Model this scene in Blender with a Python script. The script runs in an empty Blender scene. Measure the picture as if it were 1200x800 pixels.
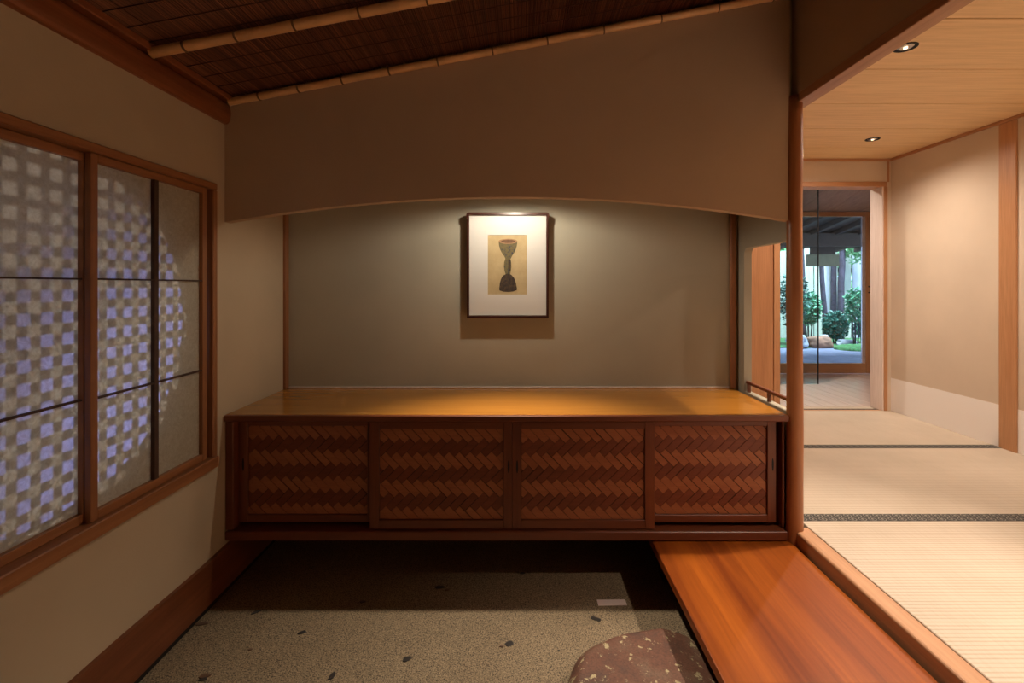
import bpy, bmesh, math, random
from mathutils import Vector, Matrix
random.seed(7)
SC = bpy.context.scene
COL = SC.collection
H = 1.25            # camera height above the stone floor; every z below is written relative to the camera

# ------------------------------------------------------------------ camera, world, lights, exposure
cam = bpy.data.cameras.new('camera')
cam.sensor_width = 36.0
cam.lens = 36.0 * 560 / 1200
cam.shift_x = -11 / 1200
cam.shift_y = -65 / 1200
cam.clip_start = 0.02
co = bpy.data.objects.new('camera', cam)
co.location = (0, 0, H)
co.rotation_euler = (math.pi / 2, 0, 0)
COL.objects.link(co)
SC.camera = co

SC.view_settings.view_transform = 'Standard'
SC.view_settings.look = 'None'
SC.view_settings.gamma = 1.0
SC.view_settings.use_curve_mapping = False
SC.view_settings.exposure = 0.0
SC.cycles.use_denoising = True
SC.cycles.max_bounces = 10
SC.cycles.diffuse_bounces = 6
SC.cycles.transparent_max_bounces = 16
SC.cycles.sample_clamp_indirect = 4.0

world = bpy.data.worlds.new('sky')
SC.world = world
world.use_nodes = True
wn = world.node_tree
wn.nodes.clear()
wo = wn.nodes.new('ShaderNodeOutputWorld')
wb = wn.nodes.new('ShaderNodeBackground')
wb.inputs[0].default_value = (0.48, 0.66, 1.0, 1)
wb.inputs[1].default_value = 2.6
wn.links.new(wb.outputs[0], wo.inputs[0])


def lamp(kind, name, loc, power, color, size=0.03, target=None, spot=None, blend=0.5, shape=None):
    d = bpy.data.lights.new(name, kind)
    d.energy = power
    d.color = color
    if kind == 'AREA':
        d.shape = shape or 'DISK'
        d.size = size
    else:
        d.shadow_soft_size = size
    if kind == 'SPOT':
        d.spot_size = math.radians(spot)
        d.spot_blend = blend
    o = bpy.data.objects.new(name, d)
    o.location = (loc[0], loc[1], loc[2] + H)
    if target is not None:
        v = Vector((target[0], target[1], target[2] + H)) - o.location
        o.rotation_euler = v.to_track_quat('-Z', 'Y').to_euler()
    COL.objects.link(o)
    return o


WARM = (1.0, 0.82, 0.65)
# daylight outside the left window: open sky gaps under the eaves, one grey, one blue
lamp('AREA', 'daylight_grey', (-6.4, 1.26, 0.0), 215, (0.92, 0.88, 0.95), 0.19, (-1.3, 1.26, -0.14))
lamp('SPOT', 'daylight_blue', (-6.4, 2.25, -1.05), 6200, (0.22, 0.28, 1.0), 0.08, (-1.3, 1.66, -0.44), 16, 1.0)
# daylight falling into the garden
lamp('AREA', 'garden_daylight', (6.5, 8.2, 5.2), 2100, (0.70, 0.90, 1.0), 3.0, (6.3, 9.2, -1.0))

# ------------------------------------------------------------------ materials
def nodes(name):
    m = bpy.data.materials.new(name)
    m.use_nodes = True
    nt = m.node_tree
    nt.nodes.clear()
    out = nt.nodes.new('ShaderNodeOutputMaterial')
    b = nt.nodes.new('ShaderNodeBsdfPrincipled')
    nt.links.new(b.outputs[0], out.inputs[0])
    return m, nt, b, out


def coords(nt, scale=(1, 1, 1), rnd=True):
    tc = nt.nodes.new('ShaderNodeTexCoord')
    mp = nt.nodes.new('ShaderNodeMapping')
    mp.inputs['Scale'].default_value = scale
    if rnd:
        oi = nt.nodes.new('ShaderNodeObjectInfo')
        ml = nt.nodes.new('ShaderNodeMath'); ml.operation = 'MULTIPLY'
        ml.inputs[1].default_value = 17.0
        nt.links.new(oi.outputs['Random'], ml.inputs[0])
        ad = nt.nodes.new('ShaderNodeVectorMath'); ad.operation = 'ADD'
        nt.links.new(tc.outputs['Object'], ad.inputs[0])
        nt.links.new(ml.outputs[0], ad.inputs[1])
        nt.links.new(ad.outputs[0], mp.inputs[0])
    else:
        nt.links.new(tc.outputs['Object'], mp.inputs[0])
    return mp


def noise(nt, vec, scale, detail=3, rough=0.55, dist=0.0):
    n = nt.nodes.new('ShaderNodeTexNoise')
    n.inputs['Scale'].default_value = scale
    n.inputs['Detail'].default_value = detail
    n.inputs['Roughness'].default_value = rough
    n.inputs['Distortion'].default_value = dist
    nt.links.new(vec.outputs[0], n.inputs['Vector'])
    return n


def ramp(nt, fac, stops):
    r = nt.nodes.new('ShaderNodeValToRGB')
    els = r.color_ramp.elements
    while len(els) < len(stops):
        els.new(0.5)
    for e, (p, c) in zip(els, stops):
        e.position = p
        e.color = (*c, 1)
    nt.links.new(fac, r.inputs[0])
    return r


def bump(nt, b, height, strength, dist=0.002):
    bp = nt.nodes.new('ShaderNodeBump')
    bp.inputs['Strength'].default_value = strength
    bp.inputs['Distance'].default_value = dist
    nt.links.new(height, bp.inputs['Height'])
    nt.links.new(bp.outputs[0], b.inputs['Normal'])


def mixc(nt, fac, a, b2, mode='MIX'):
    mx = nt.nodes.new('ShaderNodeMix'); mx.data_type = 'RGBA'; mx.blend_type = mode
    for s, v in ((mx.inputs[0], fac), (mx.inputs[6], a), (mx.inputs[7], b2)):
        if isinstance(v, (int, float)):
            s.default_value = v
        elif isinstance(v, tuple):
            s.default_value = (*v, 1)
        else:
            nt.links.new(v, s)
    return mx.outputs[2]


def plaster(name, c, var=0.07, bs=0.25):
    m, nt, b, o = nodes(name)
    v = coords(nt, rnd=False)
    n1 = noise(nt, v, 1.7, 4)
    n2 = noise(nt, v, 220, 2)
    c1 = tuple(x * (1 - var) for x in c); c2 = tuple(min(1, x * (1 + var)) for x in c)
    r = ramp(nt, n1.outputs[0], [(0.3, c1), (0.7, c2)])
    nt.links.new(r.outputs[0], b.inputs['Base Color'])
    b.inputs['Roughness'].default_value = 0.95
    b.inputs['Specular IOR Level'].default_value = 0.15
    bump(nt, b, n2.outputs[0], bs, 0.0015)
    return m


def wood(name, dark, light, axis='x', rough=0.45, scale=1.0, coat=0.0, contrast=1.0, bs=0.08):
    m, nt, b, o = nodes(name)
    lo, hi = 1.2 * scale, 26 * scale
    s = {'x': (lo, hi, hi), 'y': (hi, lo, hi), 'z': (hi, hi, lo)}[axis]
    v = coords(nt, s)
    n1 = noise(nt, v, 1.0, 4, 0.6, 0.35)
    s2 = tuple(a * 6 for a in s)
    v2 = coords(nt, s2)
    n2 = noise(nt, v2, 1.0, 3, 0.6)
    sp = 0.22 / contrast
    r = ramp(nt, n1.outputs[0], [(0.5 - sp, dark), (0.5 + sp, light)])
    r2 = ramp(nt, n2.outputs[0], [(0.3, (0.82, 0.80, 0.78)), (0.6, (1, 1, 1))])
    c = mixc(nt, 0.8, r.outputs[0], r2.outputs[0], 'MULTIPLY')
    nt.links.new(c, b.inputs['Base Color'])
    b.inputs['Roughness'].default_value = rough
    if coat:
        b.inputs['Coat Weight'].default_value = coat
        b.inputs['Coat Roughness'].default_value = 0.12
    bump(nt, b, n2.outputs[0], bs, 0.001)
    return m


def plain(name, c, rough=0.5, metal=0.0, emit=None, strength=1.0, var=0.0, vs=20):
    m, nt, b, o = nodes(name)
    b.inputs['Base Color'].default_value = (*c, 1)
    if var:
        v = coords(nt)
        n = noise(nt, v, vs, 4)
        r = ramp(nt, n.outputs[0], [(0.3, tuple(x * (1 - var) for x in c)), (0.7, tuple(min(1, x * (1 + var)) for x in c))])
        nt.links.new(r.outputs[0], b.inputs['Base Color'])
    b.inputs['Roughness'].default_value = rough
    b.inputs['Metallic'].default_value = metal
    if emit:
        b.inputs['Emission Color'].default_value = (*emit, 1)
        b.inputs['Emission Strength'].default_value = strength
    return m


M = {}
M['plaster_left'] = plaster('ochre_plaster', (0.48, 0.385, 0.27))  # walls are taken as one plaster; their light goes into the tones
M['plaster_alcove'] = plaster('plaster_in_alcove_light', (0.41, 0.38, 0.30))
M['plaster_arch'] = plaster('plaster_in_warm_bounce', (0.50, 0.365, 0.25), 0.05, 0.35)  # more orange tone carries the warm bounce light
M['plaster_tatami'] = plaster('pale_plaster', (0.66, 0.555, 0.45))
M['plaster_white'] = plain('white_paper_dado', (0.90, 0.87, 0.86), 0.8)
M['frame_x'] = wood('cedar_frame_x', (0.24, 0.088, 0.032), (0.37, 0.155, 0.06), 'x')
M['frame_y'] = wood('cedar_frame_y', (0.24, 0.088, 0.032), (0.37, 0.155, 0.06), 'y')
M['frame_z'] = wood('cedar_frame_z', (0.24, 0.088, 0.032), (0.37, 0.155, 0.06), 'z')
M['muntin'] = plain('backlit_muntin', (0.06, 0.025, 0.012), 0.7)  # dark tone paints in the backlit look of the bars
M['beam'] = wood('red_cedar_beam', (0.19, 0.055, 0.02), (0.30, 0.095, 0.035), 'y', 0.4)
M['base_board'] = wood('dark_base_board', (0.13, 0.036, 0.012), (0.22, 0.07, 0.026), 'y', 0.45)
M['log'] = wood('polished_log', (0.26, 0.09, 0.03), (0.42, 0.17, 0.065), 'z', 0.35, 0.6)
M['sill'] = wood('pale_sill', (0.40, 0.20, 0.10), (0.52, 0.28, 0.15), 'y', 0.42)
M['step'] = wood('red_step', (0.16, 0.030, 0.003), (0.37, 0.094, 0.008), 'y', 0.42, 0.5, 0.0, 1.2)
M['cab_x'] = wood('cabinet_wood_x', (0.125, 0.031, 0.013), (0.19, 0.053, 0.02), 'x', 0.4)
M['cab_z'] = wood('cabinet_wood_z', (0.125, 0.031, 0.013), (0.19, 0.053, 0.02), 'z', 0.4)
M['step'].node_tree.nodes['Principled BSDF'].inputs['Specular IOR Level'].default_value = 0.28
M['counter'] = wood('counter_wood', (0.42, 0.165, 0.022), (0.53, 0.225, 0.032), 'x', 0.2, 0.6, 0.35, 0.7, 0.02)
M['strip_lit'] = wood('woven_strip_lit', (0.31, 0.10, 0.04), (0.38, 0.135, 0.053), 'x', 0.5, 1.5)  # same wood as the next; lighter where the grain reflects more light
M['strip_dim'] = wood('woven_strip_dim', (0.145, 0.033, 0.014), (0.20, 0.05, 0.02), 'x', 0.5, 1.5)  # darker tone paints the grain's weaker reflection on rising strips
M['dark_wood'] = plain('dark_backing', (0.05, 0.018, 0.008), 0.7)  # plain dark wood for backings, supports and cords
M['bamboo'] = plain('bamboo', (0.72, 0.42, 0.19), 0.3, var=0.22, vs=7)
M['node'] = plain('bamboo_node', (0.16, 0.075, 0.03), 0.6)
M['ceil_board'] = wood('pale_ceiling_board', (0.80, 0.55, 0.29), (0.87, 0.63, 0.35), 'x', 0.55, 0.5, 0, 0.8, 0.03)
M['post_pale'] = wood('pale_post', (0.46, 0.22, 0.10), (0.58, 0.31, 0.155), 'z', 0.45)
M['rail_pale'] = wood('pale_rail', (0.46, 0.22, 0.10), (0.58, 0.31, 0.155), 'x', 0.45)
M['rail_pale_y'] = wood('pale_rail_y', (0.42, 0.20, 0.09), (0.52, 0.27, 0.13), 'y', 0.45)
M['jamb'] = wood('pale_trim_daylit_jamb', (0.78, 0.66, 0.62), (0.85, 0.74, 0.70), 'z', 0.5)  # hall daylight put into the jamb's colour; also the pale wall-foot strip
M['panel_wood'] = wood('cedar_panel', (0.42, 0.19, 0.085), (0.56, 0.28, 0.13), 'z', 0.45, 0.7, 0, 1.2)
M['black'] = plain('black_metal', (0.010, 0.010, 0.012), 0.8)
M['frame_dark'] = wood('dark_lacquer_frame', (0.035, 0.008, 0.005), (0.06, 0.015, 0.009), 'z', 0.3)
M['mat_board'] = plain('white_mat_board', (0.62, 0.60, 0.56), 0.75)
M['bevel'] = plain('mat_bevel', (0.9, 0.88, 0.82), 0.7)
M['chrome'] = plain('satin_metal', (0.55, 0.52, 0.48), 0.25, 1.0)
M['lamp_glow'] = plain('lamp_glow', (0.9, 0.8, 0.6), 0.4, emit=(1.0, 0.8, 0.55), strength=2.5)
M['hall_wood'] = wood('hall_ceiling_wood', (0.44, 0.34, 0.32), (0.54, 0.43, 0.40), 'y', 0.6)
M['hall_floor'] = wood('hall_floor_wood', (0.50, 0.38, 0.33), (0.64, 0.50, 0.44), 'y', 0.32)
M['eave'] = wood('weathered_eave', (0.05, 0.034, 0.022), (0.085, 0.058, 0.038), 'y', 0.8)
M['screen_board'] = plain('khaki_screen', (0.26, 0.235, 0.13), 0.8, var=0.1)
M['bark'] = plain('dark_bark', (0.05, 0.04, 0.06), 0.9, var=0.5, vs=14)
M['fence_a'] = wood('fence_pale', (0.55, 0.58, 0.48), (0.68, 0.70, 0.60), 'z', 0.8)
M['fence_b'] = wood('fence_grey', (0.55, 0.56, 0.62), (0.68, 0.69, 0.74), 'z', 0.8)
M['leaf_dark'] = plain('dark_leaf', (0.03, 0.12, 0.09), 0.45, var=0.4, vs=9)
M['leaf_mid'] = plain('mid_leaf', (0.08, 0.27, 0.15), 0.5, var=0.4, vs=9)
M['leaf_light'] = plain('light_leaf', (0.28, 0.52, 0.28), 0.5, var=0.3, vs=9)
M['moss'] = plain('moss', (0.05, 0.15, 0.05), 1.0, var=0.5, vs=25)
M['patio'] = plain('slate_patio', (0.16, 0.17, 0.25), 0.6, var=0.25, vs=5)
M['soil'] = plain('garden_soil', (0.05, 0.075, 0.04), 1.0, var=0.5, vs=6)
M['rock_brown'] = plain('brown_rock', (0.22, 0.11, 0.07), 0.85, var=0.5, vs=5)
M['rock_grey'] = plain('grey_rock', (0.36, 0.37, 0.42), 0.85, var=0.4, vs=5)
M['void'] = plain('dark_gap', (0.006, 0.005, 0.005), 0.9)
M['inset_dark'] = plain('dark_pebble', (0.035, 0.03, 0.028), 0.35)
M['inset_brown'] = plain('brown_pebble', (0.11, 0.06, 0.035), 0.5)
M['light_patch'] = plain('painted_light_patch', (0.75, 0.62, 0.58), 0.35)  # tone of the painted light patch on the floor


def make_paper():
    m = bpy.data.materials.new('shoji_paper'); m.use_nodes = True
    nt = m.node_tree; nt.nodes.clear()
    out = nt.nodes.new('ShaderNodeOutputMaterial')
    v = coords(nt, rnd=False)
    f1 = noise(nt, v, 60, 5, 0.7, 1.5)
    r = ramp(nt, f1.outputs[0], [(0.35, (0.70, 0.64, 0.52)), (0.65, (0.86, 0.82, 0.72))])
    tr = nt.nodes.new('ShaderNodeBsdfTranslucent')
    di = nt.nodes.new('ShaderNodeBsdfDiffuse')
    gl = nt.nodes.new('ShaderNodeBsdfGlossy'); gl.inputs['Roughness'].default_value = 0.22
    dc = mixc(nt, 1.0, r.outputs[0], (0.80, 0.77, 0.71), 'MULTIPLY')
    nt.links.new(r.outputs[0], tr.inputs[0]); nt.links.new(dc, di.inputs[0])
    bp = nt.nodes.new('ShaderNodeBump'); bp.inputs['Strength'].default_value = 0.5; bp.inputs['Distance'].default_value = 0.002
    f2 = noise(nt, v, 90, 3)
    nt.links.new(f2.outputs[0], bp.inputs['Height'])
    nt.links.new(bp.outputs[0], gl.inputs['Normal'])
    a = nt.nodes.new('ShaderNodeMixShader'); a.inputs[0].default_value = 0.5
    nt.links.new(tr.outputs[0], a.inputs[1]); nt.links.new(di.outputs[0], a.inputs[2])
    fr = nt.nodes.new('ShaderNodeFresnel'); fr.inputs[0].default_value = 1.35
    b = nt.nodes.new('ShaderNodeMixShader')
    nt.links.new(fr.outputs[0], b.inputs[0])
    nt.links.new(a.outputs[0], b.inputs[1]); nt.links.new(gl.outputs[0], b.inputs[2])
    nt.links.new(b.outputs[0], out.inputs[0])
    return m


def make_glass(name, tint):
    m = bpy.data.materials.new(name); m.use_nodes = True
    nt = m.node_tree; nt.nodes.clear()
    out = nt.nodes.new('ShaderNodeOutputMaterial')
    t = nt.nodes.new('ShaderNodeBsdfTransparent'); t.inputs[0].default_value = (*tint, 1)
    g = nt.nodes.new('ShaderNodeBsdfGlossy'); g.inputs['Roughness'].default_value = 0.02
    fr = nt.nodes.new('ShaderNodeFresnel'); fr.inputs[0].default_value = 1.45
    mx = nt.nodes.new('ShaderNodeMixShader')
    nt.links.new(fr.outputs[0], mx.inputs[0])
    nt.links.new(t.outputs[0], mx.inputs[1]); nt.links.new(g.outputs[0], mx.inputs[2])
    nt.links.new(mx.outputs[0], out.inputs[0])
    return m


def make_tatami():
    m, nt, b, o = nodes('tatami_rush')
    v = coords(nt, (1, 1, 1), rnd=False)
    w = nt.nodes.new('ShaderNodeTexWave'); w.wave_type = 'BANDS'; w.bands_direction = 'Y'; w.wave_profile = 'SIN'
    w.inputs['Scale'].default_value = 1 / 0.0155 / 3.183 * 1.0
    w.inputs['Distortion'].default_value = 0.0
    nt.links.new(v.outputs[0], w.inputs[0])
    v2 = coords(nt, (400, 12, 1)); n1 = noise(nt, v2, 1.0, 3)
    v3 = coords(nt, (2, 2, 2)); n2 = noise(nt, v3, 1.2, 3)
    r = ramp(nt, n2.outputs[0], [(0.3, (0.49, 0.415, 0.335)), (0.7, (0.57, 0.485, 0.40))])
    r1 = ramp(nt, n1.outputs[0], [(0.25, (0.86, 0.84, 0.80)), (0.6, (1, 1, 1))])
    r2 = ramp(nt, w.outputs[0], [(0.0, (0.80, 0.78, 0.74)), (0.45, (1, 1, 1))])
    c = mixc(nt, 0.7, r.outputs[0], r1.outputs[0], 'MULTIPLY')
    c = mixc(nt, 1.0, c, r2.outputs[0], 'MULTIPLY')
    nt.links.new(c, b.inputs['Base Color'])
    b.inputs['Roughness'].default_value = 0.65
    b.inputs['Specular IOR Level'].default_value = 0.3
    bump(nt, b, w.outputs[0], 0.35, 0.0015)
    return m


def make_heri():
    m, nt, b, o = nodes('tatami_border_cloth')
    tc = nt.nodes.new('ShaderNodeTexCoord')
    sx = nt.nodes.new('ShaderNodeSeparateXYZ'); nt.links.new(tc.outputs['Object'], sx.inputs[0])

    def mth(op, a, b2=0.0):
        n = nt.nodes.new('ShaderNodeMath'); n.operation = op
        for s, vv in ((n.inputs[0], a), (n.inputs[1], b2)):
            if isinstance(vv, (int, float)): s.default_value = vv
            else: nt.links.new(vv, s)
        return n.outputs[0]
    # pale arches on a near-black ground, four centimetres apart
    u = mth('SUBTRACT', mth('FRACT', mth('MULTIPLY', sx.outputs[0], 1 / 0.0425)), 0.5)
    vv = mth('MULTIPLY', sx.outputs[1], 1 / 0.032)
    r1 = mth('ADD', mth('MULTIPLY', mth('MULTIPLY', u, u), 7.0), mth('MULTIPLY', mth('MULTIPLY', vv, vv), 5.0))
    ring = mth('LESS_THAN', mth('ABSOLUTE', mth('SUBTRACT', r1, 0.85)), 0.15)
    dot = mth('LESS_THAN', r1, 0.10)
    f = mth('MULTIPLY', mth('MAXIMUM', ring, dot), 0.5)
    c = mixc(nt, f, (0.035, 0.032, 0.03), (0.42, 0.38, 0.31))
    nt.links.new(c, b.inputs['Base Color'])
    b.inputs['Roughness'].default_value = 0.8
    return m


def make_stone_floor():
    m, nt, b, o = nodes('pebble_aggregate')
    v = coords(nt, rnd=False)
    n1 = noise(nt, v, 240, 2, 0.6)
    n2 = noise(nt, v, 1.6, 5, 0.6)
    vo = nt.nodes.new('ShaderNodeTexVoronoi'); vo.inputs['Scale'].default_value = 170
    nt.links.new(v.outputs[0], vo.inputs['Vector'])
    r = ramp(nt, n1.outputs[0], [(0.34, (0.035, 0.025, 0.016)), (0.46, (0.20, 0.15, 0.092)), (0.72, (0.42, 0.325, 0.205))])
    r2 = ramp(nt, n2.outputs[0], [(0.3, (0.80, 0.76, 0.72)), (0.7, (1.0, 1.0, 1.0))])
    c = mixc(nt, 1.0, r.outputs[0], r2.outputs[0], 'MULTIPLY')
    r3 = ramp(nt, vo.outputs['Color'], [(0.0, (0.5, 0.48, 0.45)), (0.25, (1, 1, 1))])
    c = mixc(nt, 0.6, c, r3.outputs[0], 'MULTIPLY')
    nt.links.new(c, b.inputs['Base Color'])
    b.inputs['Roughness'].default_value = 0.75
    bump(nt, b, n1.outputs[0], 0.5, 0.003)
    return m


def make_boulder():
    m, nt, b, o = nodes('rust_stone')
    v = coords(nt, rnd=False)
    n1 = noise(nt, v, 9, 6, 0.65)
    n2 = noise(nt, v, 34, 5, 0.7)
    n3 = noise(nt, v, 160, 2)
    r = ramp(nt, n1.outputs[0], [(0.3, (0.07, 0.042, 0.034)), (0.5, (0.15, 0.062, 0.038)), (0.7, (0.17, 0.10, 0.065))])
    f = ramp(nt, n2.outputs[0], [(0.585, (0, 0, 0)), (0.62, (1, 1, 1))])
    c = mixc(nt, f.outputs[0], r.outputs[0], (0.46, 0.38, 0.22))
    r3 = ramp(nt, n3.outputs[0], [(0.3, (0.7, 0.7, 0.7)), (0.6, (1, 1, 1))])
    c = mixc(nt, 1.0, c, r3.outputs[0], 'MULTIPLY')
    nt.links.new(c, b.inputs['Base Color'])
    b.inputs['Roughness'].default_value = 0.7
    bump(nt, b, n1.outputs[0], 0.5, 0.01)
    return m


def make_reed():
    m, nt, b, o = nodes('dark_reed')
    v = coords(nt, (260, 1.2, 60), rnd=False)
    n = noise(nt, v, 1.0, 3, 0.6)
    r = ramp(nt, n.outputs[0], [(0.32, (0.045, 0.014, 0.008)), (0.5, (0.13, 0.043, 0.02)), (0.72, (0.30, 0.11, 0.05))])
    nt.links.new(r.outputs[0], b.inputs['Base Color'])
    b.inputs['Roughness'].default_value = 0.5
    return m


def make_ink(name, cols, scale):
    m, nt, b, o = nodes(name)
    v = coords(nt, rnd=False)
    n = noise(nt, v, scale, 4, 0.7)
    k = len(cols)
    r = ramp(nt, n.outputs[0], [(0.32 + 0.36 * i / (k - 1), c) for i, c in enumerate(cols)])
    nt.links.new(r.outputs[0], b.inputs['Base Color'])
    b.inputs['Roughness'].default_value = 0.8
    return m


M['paper'] = make_paper()
M['glass'] = make_glass('window_glass', (0.93, 0.97, 0.97))
M['tatami'] = make_tatami()
M['heri'] = make_heri()
M['stone_floor'] = make_stone_floor()
M['boulder'] = make_boulder()
M['reed'] = make_reed()
M['print_paper'] = make_ink('print_paper', [(0.40, 0.30, 0.15), (0.48, 0.37, 0.20)], 14)
M['ink_body'] = make_ink('ink_body', [(0.02, 0.022, 0.06), (0.10, 0.085, 0.045), (0.15, 0.115, 0.04), (0.03, 0.03, 0.06)], 60)
M['ink_dark'] = make_ink('ink_dark', [(0.012, 0.01, 0.015), (0.045, 0.028, 0.018), (0.10, 0.06, 0.025)], 60)
M['ink_rim'] = make_ink('ink_rim', [(0.26, 0.14, 0.07), (0.33, 0.19, 0.10)], 40)
M['ink_hollow'] = make_ink('ink_hollow', [(0.07, 0.035, 0.02), (0.17, 0.085, 0.04)], 40)

# ------------------------------------------------------------------ mesh helpers
def bm_new():
    return bmesh.new()


def box(bm, x0, x1, y0, y1, z0, z1, bev=0.0, mi=0, segs=1):
    vs = [bm.verts.new((x, y, z)) for x in (x0, x1) for y in (y0, y1) for z in (z0, z1)]
    q = [(0, 1, 3, 2), (4, 6, 7, 5), (0, 4, 5, 1), (2, 3, 7, 6), (0, 2, 6, 4), (1, 5, 7, 3)]
    fs = [bm.faces.new([vs[i] for i in f]) for f in q]
    for f in fs: f.material_index = mi
    if bev > 0:
        es = list({e for f in fs for e in f.edges})
        r = bmesh.ops.bevel(bm, geom=es, offset=bev, segments=segs, affect='EDGES', profile=0.5)
        for f in r['faces']: f.material_index = mi
    return bm


def prism(bm, pts, axis, a, b, mi=0):
    """extrude a 2-D outline between a and b along an axis; pts are the two remaining coordinates in order"""
    def P(p, t):
        if axis == 'y': return (p[0], t, p[1])
        if axis == 'x': return (t, p[0], p[1])
        return (p[0], p[1], t)
    v0 = [bm.verts.new(P(p, a)) for p in pts]
    v1 = [bm.verts.new(P(p, b)) for p in pts]
    n = len(pts)
    fs = [bm.faces.new(v0), bm.faces.new(list(reversed(v1)))]
    for i in range(n):
        j = (i + 1) % n
        fs.append(bm.faces.new((v0[j], v0[i], v1[i], v1[j])))
    for f in fs: f.material_index = mi
    return bm


def tube(bm, pts, rad, seg=12, cap=True, mi=0):
    """rings of radius rad[i] round the points of a path"""
    rings = []
    n = len(pts)
    pts = [Vector(p) for p in pts]
    for i, p in enumerate(pts):
        d = (pts[min(i + 1, n - 1)] - pts[max(i - 1, 0)]).normalized()
        u = d.cross(Vector((0, 0, 1)))
        if u.length < 0.2: u = d.cross(Vector((0, 1, 0)))
        u.normalize(); w = d.cross(u)
        r = rad[i] if isinstance(rad, (list, tuple)) else rad
        rings.append([bm.verts.new(p + (u * math.cos(2 * math.pi * k / seg) + w * math.sin(2 * math.pi * k / seg)) * r) for k in range(seg)])
    for i in range(n - 1):
        for k in range(seg):
            f = bm.faces.new((rings[i][k], rings[i][(k + 1) % seg], rings[i + 1][(k + 1) % seg], rings[i + 1][k]))
            f.smooth = True; f.material_index = mi
    if cap:
        bm.faces.new(rings[0]).material_index = mi
        bm.faces.new(list(reversed(rings[-1]))).material_index = mi
    return bm


def world_loc(o):
    v = Vector((0, 0, 0))
    while o is not None:
        v += o.location
        o = o.parent
    return v


def props(o, label=None, cat=None, group=None, kind=None):
    if label: o['label'] = label
    if cat: o['category'] = cat
    if group: o['group'] = group
    if kind: o['kind'] = kind
    return o


def obj(name, bm, mats, parent=None, **kw):
    """link a bmesh written in camera-relative coordinates as one object"""
    if not isinstance(mats, (list, tuple)): mats = [mats]
    if not kw.pop('keep_normals', False):
        bmesh.ops.recalc_face_normals(bm, faces=bm.faces)
    xs = [v.co for v in bm.verts]
    lo = Vector((min(c.x for c in xs), min(c.y for c in xs), min(c.z for c in xs)))
    hi = Vector((max(c.x for c in xs), max(c.y for c in xs), max(c.z for c in xs)))
    org = kw.pop('origin', None)
    org = Vector(org) if org else Vector(((lo.x + hi.x) / 2, (lo.y + hi.y) / 2, lo.z))
    for v in bm.verts: v.co -= org
    me = bpy.data.meshes.new(name)
    bm.to_mesh(me); bm.free()
    for m in mats: me.materials.append(m)
    o = bpy.data.objects.new(name, me)
    o.location = org + Vector((0, 0, H))
    if parent is not None:
        o.parent = parent
        o.location = o.location - world_loc(parent)
    COL.objects.link(o)
    return props(o, **kw)


def empty(name, loc, **kw):
    o = bpy.data.objects.new(name, None)
    o.location = (loc[0], loc[1], loc[2] + H)
    o.empty_display_size = 0.1
    COL.objects.link(o)
    return props(o, **kw)


def bx(name, mat, parent, x0, x1, y0, y1, z0, z1, bev=0.0, **kw):
    return obj(name, box(bm_new(), x0, x1, y0, y1, z0, z1, bev), mat, parent, **kw)


def part_copy(src, parent, loc=None):
    c = src.copy(); c.parent = parent
    if loc is not None: c.location = loc
    COL.objects.link(c)
    return c


# key planes (camera-relative metres)
XL = -1.22      # left wall
D1 = 1.965      # front plane of the arched wall and cabinet
D2 = 2.48       # alcove back wall
XR = 1.12       # right side of the vestibule
XT = 2.97       # right wall of the tatami room
YT = 3.84       # far wall of the tatami room
ZF = -1.25      # stone floor
ZT = -1.0       # tatami
YB = -0.9       # wall behind the camera

# ================================================================== STRUCTURE
def ceil_z(x): return 0.985 + 0.193 * x

# --- stone floor with embedded pebbles and a painted patch of light
fl = empty('floor', (0, 0.8, ZF - 0.08), kind='structure', label='speckled pebble aggregate floor of the entry')
bx('floor_slab', M['stone_floor'], fl, XL + 0.014, 1.19, YB, D2, ZF - 0.08, ZF)


def pebble(cx, cy, rx, ry, ang, mat, name='stone_or_light_inset', square=False, h=0.0025):
    bm = bm_new(); pts = []
    k = 4 if square else 8
    for i in range(k):
        a = 2 * math.pi * (i + 0.5) / k
        q = 1.25 if square else random.uniform(0.8, 1.15)
        x, y = math.cos(a) * rx * q, math.sin(a) * ry * q
        pts.append((cx + x * math.cos(ang) - y * math.sin(ang), cy + x * math.sin(ang) + y * math.cos(ang)))
    prism(bm, pts, 'z', ZF - 0.002, ZF + h)
    bmesh.ops.bevel(bm, geom=[e for e in bm.edges if all(v.co.z > ZF for v in e.verts)], offset=0.001, segments=1, affect='EDGES')
    return obj(name, bm, mat, fl)


def fpt(px, py, z=ZF):
    y = 560 * (-z) / (py - 335)
    return (px - 611) / 560 * y, y


for (px, py, rx, ry, an, mt) in [
    (477, 772, .018, .012, 0.5, 'inset_dark'), (597, 754, .018, .014, 0.2, 'inset_dark'), (588, 757, .008, .006, 0, 'inset_brown'),
    (354, 741, .016, .009, 0.6, 'inset_dark'), (300, 717, .020, .008, 0.7, 'inset_dark'), (389, 792, .009, .017, -0.3, 'inset_dark'),
    (240, 792, .020, .010, 0.2, 'inset_brown'), (238, 796, .013, .007, 0.3, 'inset_dark'), (236, 731, .025, .009, 0.1, 'inset_brown'),
    (293, 761, .007, .005, 0.1, 'inset_brown'), (425, 705, .012, .008, 0.3, 'inset_dark'), (516, 688, .022, .010, 0.1, 'inset_dark'),
    (612, 672, .014, .007, 0.2, 'inset_dark'), (524, 691, .010, .006, 0, 'inset_brown'), (655, 762, .004, .003, 0, 'inset_dark')]:
    x, y = fpt(px, py)
    pebble(x, y, rx, ry, an, M[mt])
x, y = fpt(698, 725); pebble(x, y, .021, .010, -0.5, M['inset_dark'], square=True)
x, y = fpt(717, 706); pebble(x, y, .064, .019, 0.02, M['light_patch'], square=True)  # patch of light on the floor, built as a flat pale piece

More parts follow.
